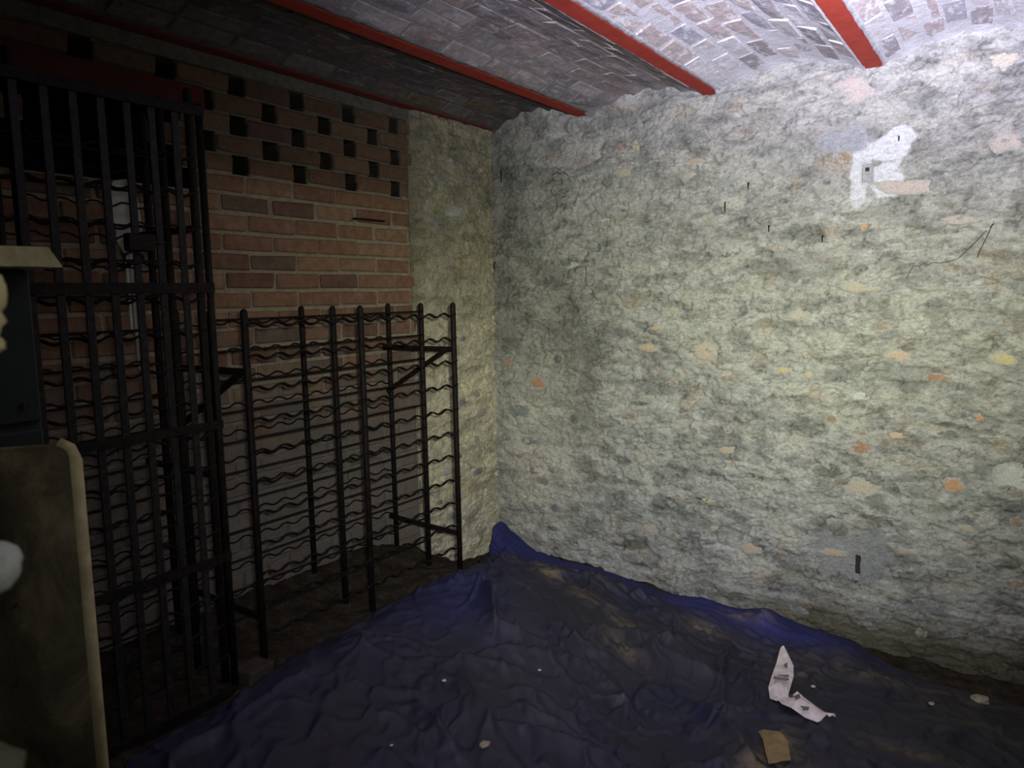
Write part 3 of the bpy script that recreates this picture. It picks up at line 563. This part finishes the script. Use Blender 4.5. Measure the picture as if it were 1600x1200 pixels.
# left edge lies down on the dirt
Z = Z - .018 * (1 - sst(0, .03, Ur))
blue = np.clip(np.exp(-((1 - Vr) / .05) ** 2) * (1 - sst(-1.0, -.35, X)) * 1.0 + np.exp(-((X + .75) / .3) ** 2 - ((Y - 3.38) / .06) ** 2) * .7 + .55 * np.exp(-((X + 2.35) / .2) ** 2 - ((Y - 3.3) / .25) ** 2)
   + .35 * np.exp(-((X + 1.85) / .18) ** 2 - ((Y - 2.3) / .2) ** 2) + .35 * sst(-1.6, -1.95, X) * fbm(X * 4, Y * 4, 3, 99), 0, 1)
mud = np.zeros_like(X)
for cx, cy, rx, ry, a in ((-2.0, 3.18, .13, .08, 1.0), (-1.8, 3.34, .2, .05, .9), (-1.83, 3.02, .1, .05, .9), (-1.38, 2.92, .09, .05, 1), (-1.3, 2.7, .09, .05, .8), (-1.15, 3.22, .1, .05, .8), (-1.0, 3.42, .12, .04, .8), (-.62, 2.5, .05, .12, 1.0), (-.66, 2.38, .05, .1, 1.), (-.15, 3.22, .35, .06, 1.3), (-.05, 3.0, .12, .04, 1.2), (-.1, 2.72, .3, .025, .9), (-.12, 3.05, .12, .05, .8), (-.35, 2.45, .3, .03, .6), (-1.6, 2.95, .2, .06, .5), (.1, 3.3, .3, .05, .7), (-.7, 3.1, .1, .05, .5), (.0, 3.1, .2, .08, .5)):
    mud = np.maximum(mud, a * np.exp(-((X - cx) / rx) ** 2 - ((Y - cy) / ry) ** 2))
wet = np.clip(sst(-.55, .0, X) * .75 + .2 * sst(.5, .7, fbm(X * 3, Y * 3, 4, 103)), 0, .85)
i = (np.arange(nv - 1)[:, None] * nu + np.arange(nu - 1)[None]).ravel()
tp = grid_obj('tarpaulin', np.stack([X, Y, Z], 1), np.stack([i, i + 1, i + nu + 1, i + nu], 1), np.stack([mud, wet, blue], 1), TARP)
sol = tp.modifiers.new('thick', 'SOLIDIFY'); sol.thickness = .003; sol.offset = -1
tag(tp, 'crumpled muddy dark blue tarpaulin spread over the cellar floor mound', 'tarpaulin')
def tarp_z(x, y):
    d = (X - x) ** 2 + (Y - y) ** 2; return float(Z[np.argsort(d)[:6]].max())

# ------------------------------------------------------------------ bottle racks
def post(name, x, y, z0, z1, mat, parent, r=.0125, lean=0):
    pts = [(0, 0, 0), (lean * .5, 0, (z1 - z0) * .5), (lean, 0, z1 - z0 - r), (lean, 0, z1 - z0 - r * .35), (lean, 0, z1 - z0)]
    o = tube(name, pts, [r, r, r, r * .78, r * .2], mat, parent, 8); o.location = (x - parent.location.x, y - parent.location.y, z0 - parent.location.z); return o
WV = {}
def wavy_mesh(L, amp, per, r, ph=0):
    k = (round(L, 3), amp, per, r, ph)
    if k not in WV:
        pts = []; n = int(L / per * 8)
        for i_ in range(n + 1):
            y = L * i_ / n; a = 2 * PI * (y / per) + ph; s_ = math.sin(a); pts.append((0, y, amp * max(-1, min(1, 1.25 * s_))))
        V, F = [], []; tube_geo(pts, r, V, F, 5); m_ = mesh('wavy_rail', V, F, True); m_.materials.append(IRON); WV[k] = m_
    return WV[k]
def straight_mesh(L, r):
    k = ('s', round(L, 3), r)
    if k not in WV:
        V, F = [], []; tube_geo([(0, 0, 0), (0, L, 0)], r, V, F, 5); m_ = mesh('straight_rail', V, F, True); m_.materials.append(IRON); WV[k] = m_
    return WV[k]
def rack(name, label, planes, zt, z0f, ztop, rows, pitch, group):
    """planes: (x, [post ys], kind)"""
    t = empty(name, (planes[0][0], planes[0][1][0], z0f)); tag(t, label, 'rack', group); base = t.location
    for x, py, kind in planes:
        for y in py: post('post', x, y, z0f + (.03 if x < -2.4 else 0), ztop, IRON, t)
        for j in range(rows):
            z = zt - j * pitch + (0.0 if kind == 'wavy' else .016) + random.uniform(-.0015, .0015); L = py[-1] - py[0]
            if kind == 'front':
                for dx, dz in ((.007, 0), (.016, .0035)):
                    o = bpy.data.objects.new('wavy_rail', wavy_mesh(L, .0068, .098, .0034)); COL.objects.link(o); o.parent = t
                    o.location = (x + dx - base.x, py[0] - base.y, zt - j * pitch + dz - base.z); o.rotation_euler = (random.uniform(-.003, .003), 0, 0)
            elif kind == 'wavy':
                o = bpy.data.objects.new('wavy_rail', wavy_mesh(L, .0068, .098, .0034)); COL.objects.link(o); o.parent = t; o.location = (x + .013 - base.x, py[0] - base.y, z - base.z)
            else:
                o = bpy.data.objects.new('straight_rail', straight_mesh(L, .0042)); COL.objects.link(o); o.parent = t; o.location = (x + .013 - base.x, py[0] - base.y, z - base.z)
    return t
def bar(name, p, q, w_, th, mat, parent, axis='z'):
    """flat bar from p to q, w_ high (z) and th thick"""
    p = Vector(p); q = Vector(q); d = (q - p); L = d.length; d.normalize()
    up = Vector((0, 0, 1)) if abs(d.z) < .95 else Vector((0, 1, 0)); s_ = d.cross(up).normalized(); up = s_.cross(d).normalized()
    V = []; F = [(3, 2, 1, 0), (4, 5, 6, 7), (0, 1, 5, 4), (1, 2, 6, 5), (2, 3, 7, 6), (3, 0, 4, 7)]
    for e in (Vector(), q - p):
        for a, b in ((-1, -1), (1, -1), (1, 1), (-1, 1)): V.append(tuple(e + s_ * a * th / 2 + up * b * w_ / 2))
    me = mesh(name, V, F); bm = bmesh.new(); bm.from_mesh(me); bmesh.ops.recalc_face_normals(bm, faces=bm.faces[:]); bm.to_mesh(me); bm.free(); bevel_mesh(me, min(w_, th) * .15)
    o = link(name, me, mat, parent); o.location = p - parent.location; return o
RK = rack('bottle_rack', 'low black iron bottle rack with wavy rails standing free in front of the brick wall',
     [(-2.09, [1.565, 2.085, 2.65], 'front'), (-2.245, [1.55, 2.09, 2.615], 'mid'), (-2.49, [1.58, 2.146, 2.665], 'wavy')], 1.317, .14, 1.372, 11, .1044, None)
for y in (1.575, 2.65):
    bar('bracket_arm', (-2.09, y, 1.165), (-2.515, y, 1.165), .024, .012, IRON, RK); bar('bracket_brace', (-2.14, y, 1.16), (-2.50, y, .955), .022, .010, IRON, RK)
    bar('tie_bar', (-2.09, y, .325), (-2.515, y, .345), .022, .012, IRON, RK)
TR = rack('bottle_rack', 'tall black iron bottle rack with wavy rails behind the barred gate',
     [(-2.10, [.42, .93, 1.42], 'front'), (-2.25, [.43, .92, 1.42], 'mid'), (-2.47, [.5, .99, 1.495], 'wavy')], 1.82, .14, 2.03, 16, .1044, None)
for z in (.85, 1.62): bar('tie_bar', (-2.10, 1.43, z), (-2.515, 1.45, z), .02, .010, IRON, TR)

# ------------------------------------------------------------------ barred gate
gt = empty('security_gate', (-2.0, .88, .15)); tag(gt, 'tall dark iron gate of upright flat bars with a small lock box', 'gate')
GY = [.893, .962, 1.031, 1.10, 1.169, 1.238, 1.307]
for y in GY: bar('upright_bar', (-2.0, y, .17), (-2.0, y, 1.925), .021, .007, FLAT, gt)
for o in list(gt.children):
    pass
for y in (.84, 1.385): o = tube('stile', [(-2.0, y, .145), (-2.0, y, 1.96)], .0105, IRON, None, 8); o.parent = gt; o.location = -gt.location
for z, h_ in ((1.94, .03), (1.437, .030), (1.03, .026), (.62, .026), (.19, .03)): bar('cross_bar', (-1.993, .83, z), (-1.993, 1.395, z), h_, .006, IRON, gt)
lk = box('lock_box', -1.995, -1.965, 1.13, 1.205, 1.535, 1.582, IRON, gt, .003); lk.location = -gt.location
ky = tube('lock_bolt', [(-1.975, 1.205, 1.56), (-1.975, 1.235, 1.56)], .006, FLAT, lk, 8)
pts = [(-1.975, 1.145 + .026 * math.cos(a), 1.517 + .015 * math.sin(a)) for a in [2 * PI * k / 20 for k in range(21)]]
rg = tube('pull_ring', pts, .004, IRON, gt, 6); rg.location = -gt.location
# ------------------------------------------------------------------ fixings on the stone wall
def wz(x, z): return YB - float(rub_height(np.array([x]), np.array([z]), 0)[0])
def nail(x, z, L, label, ang=0):
    y = wz(x, z); V, F = [], []
    tube_geo([(0, .02, 0), (0, -.012, 0), (L * .5 * math.sin(ang), -.014, -L * .5), (L * math.sin(ang), -.010, -L)], [.0025, .003, .003, .0018], V, F, 6)
    o = link('nail', mesh('nail', V, F, True), IRON); o.location = (x, y, z); return tag(o, label, 'nail', 'rusty nails in the stone wall')
nail(-0.746, 1.629, 0.030, 'long dark nail hanging in the stone wall below the white plaster patch')
nail(-1.176, 1.806, 0.045, 'thin nail in the stone wall below and right of the third beam')
nail(-1.074, 1.886, 0.030, 'small nail in the stone wall, highest of the nails')
nail(-0.462, 2.013, 0.020, 'nail at the right end of the white plaster patch')
nail(-0.979, 1.688, 0.030, 'crooked hook above the middle of the stone wall')
nail(-2.428, 2.074, 0.060, 'dark nail beside the room corner high up')
nail(-2.484, 1.582, 0.050, 'thick rusty hook near the room corner')

WIRE = mat_iron('thin_wire', (.05, .048, .042), (.09, .07, .05))
def wire(pts, r, label):
    P = [(x, wz(x, z) - .008 - .004 * (i % 2), z) for i, (x, z) in enumerate(pts)]
    return tag(tube('wire', P, r, WIRE), label, 'wire')
wire([(-0.116, 1.639), (-0.143, 1.609), (-0.173, 1.571), (-0.204, 1.538), (-0.229, 1.511), (-0.257, 1.5), (-0.291, 1.494), (-0.318, 1.497), (-0.336, 1.488), (-0.352, 1.496), (-0.368, 1.484), (-0.389, 1.487), (-0.4, 1.467), (-0.413, 1.433)], .0016, 'long thin curling wire hanging on the right of the stone wall')
wire([(-0.121, 1.637), (-0.132, 1.601), (-0.147, 1.565), (-0.16, 1.531), (-0.164, 1.511)], .002, 'short loop of wire where the long curling wire is fixed')
wire([(-1.904, 1.537), (-1.901, 1.5), (-1.909, 1.461), (-1.901, 1.441), (-1.875, 1.414), (-1.857, 1.387), (-1.839, 1.361)], .0022, 'forked dark wire hanging in the middle left of the stone wall')
wire([(-2.106, 2.027), (-2.082, 2.038), (-2.059, 2.023), (-2.036, 2.033), (-2.013, 2.012)], .0028, 'twisted scrap of wire high on the stone wall near the corner')
wire([(-2.275, 2.378), (-2.272, 2.351), (-2.264, 2.297)], .002, 'thin upright wire just below the ceiling, left of a pair')
wire([(-2.262, 2.402), (-2.259, 2.366), (-2.256, 2.296)], .002, 'thin upright wire just below the ceiling, right of a pair')

sl = box('slot_plate', -.577 - .020, -.577 + .020, 0, .006, 1.878 - .038, 1.878 + .038, mat_plain('slot_grey', (.17, .17, .175), (.28, .28, .285), 60), wb, .002)
sl.location = (0, wz(-.577, 1.97) + .004, 0); sl['label'] = 'small grey rectangular slot in the white plaster patch'
sk = box('socket_hole', -.008, .008, -.0015, .004, -.008, .008, DARK, sl); sk.location = (-.577, 0, 1.893)
ds = box('drain_slot', -.012, .012, -.002, .012, -.075, .075, DARK, wb, .003); ds.location = (-0.562, wz(-0.562, 0.153) + .004, 0.153); ds['label'] = 'dark upright slot low in the stone wall'
cr_ = box('iron_cramp', XL - .01, XL + .02, 2.504, 2.691, 1.750, 1.758, IRON, wl, .001); cr_.location = -wl.location

# ------------------------------------------------------------------ foreground on the left
BEIGE = M('stained_beige_paint', .7, .3)
n = BEIGE.noise(BEIGE.mapping((1, 1, .7)), 7, 8, .7, .6); n2 = BEIGE.noise(BEIGE.mapping((1, 1, 1)), 34, 6, .7); n3 = BEIGE.noise(BEIGE.mapping((1, 1, 1)), 16, 4, .6, .3)
c = BEIGE.ramp(n, [(.32, (.030, .021, .011)), (.5, (.080, .067, .034)), (.68, (.20, .18, .095))]); c = BEIGE.mix(BEIGE.ramp(n2, [(.62, 0), (.72, .7)]), c, (.025, .016, .009))
c = BEIGE.mix(BEIGE.ramp(n3, [(.70, 0), (.74, .9)]), c, (.03, .012, .007)); BEIGE.col(c); BEIGE.bump(n2, .3, .003)
EDGEM = mat_plain('pale_panel_edge', (.22, .185, .09), (.40, .35, .18), 24)  # rolled edge paler than the sheet
RUST = mat_plain('rust_spot', (.06, .02, .012), (.14, .05, .02), 60)
GREEN = mat_plain('dark_green_enamel', (.008, .013, .010), (.016, .022, .017), 12, .45, .15)
def frame_at(o, org, ang):
    o.location = org; o.rotation_euler = (0, 0, ang)
# panel: local x runs along its face to the left end, thickness in y
pa = Vector((-1.290, .630, 0)); ang = math.atan2(-.79, -.61)
pn = empty('rusty_panel', (pa.x, pa.y, -.2)); frame_at(pn, (pa.x, pa.y, -.2), ang); tag(pn, 'stained beige metal panel with rust spots standing in the left foreground', 'panel')
BEIGE = BEIGE.m
def rounded_panel(w_, h_, th, r, mat, parent, name):
    pts = [(0, 0), (w_, 0), (w_, h_)] + [(r - r * math.sin(a), h_ - r + r * math.cos(a)) for a in [PI / 2 * k / 6 for k in range(7)]]
    n_ = len(pts); V = [(x, 0, z) for x, z in pts] + [(x, th, z) for x, z in pts]
    F = [tuple(range(n_))[::-1], tuple(range(n_, 2 * n_))] + [(i, (i + 1) % n_, n_ + (i + 1) % n_, n_ + i) for i in range(n_)]
    me = mesh(name, V, F); bm = bmesh.new(); bm.from_mesh(me); bmesh.ops.recalc_face_normals(bm, faces=bm.faces[:]); bm.to_mesh(me); bm.free(); return link(name, me, mat, parent)
sh_ = rounded_panel(.46, 1.372, .022, .022, BEIGE, pn, 'sheet'); sh_.location = (.012, 0, 0)
ed = [(.012 + .012 * math.cos(a), z) for a, z in ()]
tp_ = [(.008, .010, 0), (.008, .010, 1.345), (.014, .010, 1.362), (.030, .010, 1.372)]
e_ = tube('rolled_edge', tp_, .0125, EDGEM, pn, 10)
for z, r_ in ((1.30, .009), (1.10, .009), (1.065, .008), (.93, .005), (.80, .005), (.55, .004)):
    V, F = [], []; tube_geo([(.006, -.0045, z), (.006, -.0005 + .001, z)], [r_ * .7, r_], V, F, 8); link('screw', mesh('screw', V, F), RUST, pn)
V, F = [], []; tube_geo([(.055, .001, .735), (.055, -.02, .735), (.062, -.03, .742)], .003, V, F, 6); b_ = link('bent_nail', mesh('bent_nail', V, F, True), mat_plain('bright_metal', (.4, .4, .38), (.6, .6, .58), 30, .4), pn)
# cabinet
cb = empty('metal_cabinet', (-1.64, .739, .12)); tag(cb, 'dark green metal cabinet behind the beige panel, a plank lying on top', 'cabinet')
def cbox(name, *a, **k): o = box(name, *a, **k); o.location = -cb.location; return o
cbox('body', -2.02, -1.655, .20, .739, .12, 1.47, GREEN, cb, .006)
cbox('door', -1.654, -1.640, .21, .733, 1.165, 1.462, GREEN, cb, .004)
ld = cbox('door', -1.654, -1.640, .21, .733, .15, 1.150, GREEN, cb, .004)
for y in (.70,): V, F = [], []; tube_geo([(-1.64, y, 1.20), (-1.628, y, 1.20)], .006, V, F, 8); o = link('rivet', mesh('rivet', V, F), FLAT, cb); o.location = -cb.location
# plank with a splintered end
OLD = mat_plain('old_lime_wood', (.30, .28, .14), (.46, .44, .24), 30, .9, .6)
V = []; F = []
n_ = 14
for i_ in range(n_ + 1):
    y = .19 + (.735 - .19) * i_ / n_
    for (a, b) in ((-1.72, 1.470), (-1.545, 1.470), (-1.545, 1.506), (-1.72, 1.506)):
        yy = y + ((.018 if b < 1.48 else -.006) if i_ == n_ else 0); V.append((a + random.uniform(-.0015, .0015), yy, b + random.uniform(-.0012, .0012)))
for i_ in range(n_):
    for k in range(4): a = i_ * 4 + k; b = i_ * 4 + (k + 1) % 4; F.append((a, a + 4, b + 4, b))
F += [(0, 1, 2, 3), tuple(n_ * 4 + k for k in (3, 2, 1, 0))]
me = mesh('wooden_plank', V, F); bm = bmesh.new(); bm.from_mesh(me); bmesh.ops.recalc_face_normals(bm, faces=bm.faces[:]); bm.to_mesh(me); bm.free()
tag(link('wooden_plank', me, OLD), 'pale rough wooden plank lying on top of the dark cabinet', 'plank')
# doorway wall in front, seen only by the stones that stick out
V, F = [], []; box_geo(-2.6, -.545, -.45, .165, -.3, 2.45, V, F)
wf = link('wall_front', mesh('wall_front', V, F), RUB); tag(wf, kind='structure')
at_ = wf.data.color_attributes.new('tint', 'FLOAT_COLOR', 'POINT')
for d_ in at_.data: d_.color = (.28, .27, .22, 1)
PALE = mat_mortar('pale_jamb_stone', (.42, .37, .14), (.62, .56, .28)); PALE2 = mat_mortar('pale_white_stone', (.30, .32, .26), (.42, .44, .36)); PALE3 = mat_mortar('green_grey_stone', (.08, .09, .05), (.13, .14, .09))
def lump(c, r, mat, seed):
    bm = bmesh.new(); bmesh.ops.create_icosphere(bm, subdivisions=3, radius=1); me = bpy.data.meshes.new('stone')
    for v_ in bm.verts:
        k = 1 + .28 * (float(fbm(np.array([v_.co.x * 2 + seed]), np.array([v_.co.z * 2.5 + v_.co.y * 2]), 3, seed)[0]) - .5) ; v_.co = Vector((v_.co.x * r[0] * k, v_.co.y * r[1] * k, v_.co.z * r[2] * k))
    bm.to_mesh(me); bm.free(); me.polygons.foreach_set('use_smooth', [True] * len(me.polygons)); o = link('stone', me, mat, wf); o.location = c; return o
lump((-0.5251, 0.1944, 1.4059), (0.020, .024, 0.022), PALE, 1)
lump((-0.5253, 0.1937, 1.3896), (0.020, .024, 0.015), PALE, 2)
lump((-0.5251, 0.1931, 1.3764), (0.019, .024, 0.010), PALE, 3)
lump((-0.5249, 0.1945, 1.4149), (0.018, .024, 0.010), PALE, 6)
lump((-0.4704, 0.1680, 1.2556), (0.022, .024, 0.015), PALE2, 4)
lump((-0.4211, 0.1391, 1.1691), (0.024, .024, 0.012), PALE3, 5)


# ------------------------------------------------------------------ litter on the tarpaulin and the dirt
PAPER = M('torn_paper', .8, .2)
PAPER.col(PAPER.ramp(PAPER.noise(PAPER.mapping((1, 1, 1)), 30, 5), [(.35, (.52, .45, .42)), (.65, (.72, .63, .60))]))
PAPER = PAPER.m
INK = mat_plain('faded_ink', (.10, .085, .085), (.14, .12, .12)); GINK = mat_plain('green_ink', (.05, .08, .04), (.07, .10, .05))
def strip(name, L_, R_, mat, parent=None, lift=.02, n=None):
    """paper strip between two ground polylines, draped on the tarp with a curl"""
    n = len(L_); V = []; m_ = 5
    for i_ in range(n):
        for j in range(m_ + 1):
            t_ = j / m_; x = L_[i_][0] * (1 - t_) + R_[i_][0] * t_; y = L_[i_][1] * (1 - t_) + R_[i_][1] * t_
            V.append((x, y, tarp_z(x, y) + lift + .012 * math.sin(i_ * .9 + .5) + .010 * math.sin(t_ * PI) + .006 * ((i_ * 7 + j * 3) % 3 - 1) * .4))
    F = [(i_ * (m_ + 1) + j, i_ * (m_ + 1) + j + 1, (i_ + 1) * (m_ + 1) + j + 1, (i_ + 1) * (m_ + 1) + j) for i_ in range(n - 1) for j in range(m_)]
    o = link(name, mesh(name, V, F, False), mat, parent); s_ = o.modifiers.new('t', 'SOLIDIFY'); s_.thickness = .0012; return o
def lerp(a, b, t_): return (a[0] + (b[0] - a[0]) * t_, a[1] + (b[1] - a[1]) * t_)
pp = strip('torn_paper_strip', [(-0.79, 3.17), (-0.78, 3.07), (-0.77, 2.96), (-0.76, 2.88), (-0.74, 2.83), (-0.71, 2.81)], [(-0.77, 3.18), (-0.72, 3.1), (-0.7, 3.02), (-0.69, 2.93), (-0.68, 2.86), (-0.67, 2.81)], PAPER, None, .016)
tag(pp, 'torn strip of printed white paper lying on the blue tarpaulin', 'paper')
p2 = strip('paper_fold', [(-0.71, 2.81), (-0.68, 2.77), (-0.64, 2.74), (-0.59, 2.74), (-0.55, 2.75), (-0.51, 2.8)], [(-0.68, 2.82), (-0.65, 2.87), (-0.62, 2.84), (-0.57, 2.84), (-0.54, 2.82), (-0.5, 2.81)], PAPER, pp, .012)
p2['label'] = 'folded lower arm of the torn strip'
q_ = strip('print', [(-0.75, 2.94), (-0.7, 2.95)], [(-0.75, 2.93), (-0.7, 2.94)], INK, pp, .0275)
q_ = strip('print', [(-0.75, 2.92), (-0.7, 2.93)], [(-0.75, 2.91), (-0.7, 2.92)], INK, pp, .0275)
q_ = strip('print', [(-0.75, 2.98), (-0.71, 2.99)], [(-0.75, 2.97), (-0.71, 2.98)], INK, pp, .0275)
q_ = strip('print', [(-0.75, 3.09), (-0.74, 3.09)], [(-0.75, 3.07), (-0.74, 3.07)], INK, pp, .0275)
q_ = strip('print', [(-0.75, 3.06), (-0.74, 3.06)], [(-0.74, 3.05), (-0.73, 3.05)], INK, pp, .0275)
q_ = strip('print', [(-0.65, 2.83), (-0.63, 2.82)], [(-0.65, 2.81), (-0.63, 2.81)], INK, pp, .0275)
q_ = strip('print', [(-0.64, 2.8), (-0.63, 2.8)], [(-0.64, 2.79), (-0.62, 2.79)], INK, pp, .0275)
q_ = strip('print', [(-0.67, 2.84), (-0.66, 2.83)], [(-0.67, 2.82), (-0.65, 2.81)], GINK, pp, .0275)
q_ = strip('print', [(-0.61, 2.75), (-0.58, 2.75)], [(-0.6, 2.74), (-0.58, 2.74)], INK, pp, .0275)

def pebble(x, y, r, mat, name, label, cat, seed, flat=.6, dz=0):
    bm = bmesh.new(); bmesh.ops.create_icosphere(bm, subdivisions=2, radius=1); me = bpy.data.meshes.new(name); q = random.Random(seed)
    for v_ in bm.verts:
        k = 1 + q.uniform(-.18, .18); v_.co = Vector((v_.co.x * r * k * q.uniform(.95, 1.05), v_.co.y * r * k * 1.2, v_.co.z * r * k * flat))
    bm.to_mesh(me); bm.free(); o = link(name, me, mat); o.location = (x, y, tarp_z(x, y) + r * flat * .6 + dz); return tag(o, label, cat)
CRUMB = mat_plain('pale_crumb', (.22, .19, .13), (.32, .29, .2), 60); PEB = mat_plain('white_pebble', (.4, .4, .38), (.5, .5, .48), 60); CARD = mat_plain('ochre_card', (.16, .11, .05), (.30, .21, .09), 18, .9, .6)
pebble(-1.35, 1.81, 0.016, CRUMB, 'crumb', 'pale flat crumb of mortar on the tarpaulin at the bottom of the photo', 'crumb', 0, 0.4)
pebble(-0.62, 3.00, 0.008, PEB, 'pebble', 'tiny white pebble right of the torn paper', 'pebble', 1, 0.4)
pebble(-1.59, 1.91, 0.007, PEB, 'pebble', 'tiny pale pebble on the left part of the tarpaulin', 'pebble', 2, 0.4)
pebble(-1.43, 2.27, 0.006, PEB, 'pebble', 'tiny pale chip in the middle of the tarpaulin', 'pebble', 3, 0.4)
pebble(-1.45, 3.35, 0.006, PEB, 'pebble', 'tiny white chip on the blue tarpaulin edge along the wall', 'pebble', 4, 0.4)
pebble(-0.07, 3.26, 0.03, CRUMB, 'mortar_lump', 'pale mud lump near the right edge of the tarpaulin', 'lump', 5, 0.4)
pebble(-0.22, 3.10, 0.012, CRUMB, 'crumb', 'small crumb right of the torn paper', 'crumb', 6, 0.4)
pebble(-1.53, 1.58, 0.005, PEB, 'pebble', 'tiny pebble at the bottom left of the tarpaulin', 'pebble', 7, 0.4)
cc = strip('card_scrap', [(-0.71, 2.57), (-0.68, 2.52), (-0.66, 2.47), (-0.63, 2.41)], [(-0.67, 2.58), (-0.63, 2.57), (-0.6, 2.53), (-0.57, 2.45)], CARD, None, .012)
tag(cc, 'ochre scrap of muddy card at the bottom edge below the torn paper', 'scrap')

# brick lying at the foot of the low rack
bk = link('loose_brick', brick_mesh(.115, .075, .05, 99, .004, .005), mat_plain('dusty_brick', (.03, .022, .018), (.06, .045, .03), 30, .95, .6)); bk.location = (-2.03, 1.475, .195); bk.rotation_euler = (.04, .06, 1.75)
tag(bk, 'dusty brick lying on the dirt at the foot of the low rack', 'brick')
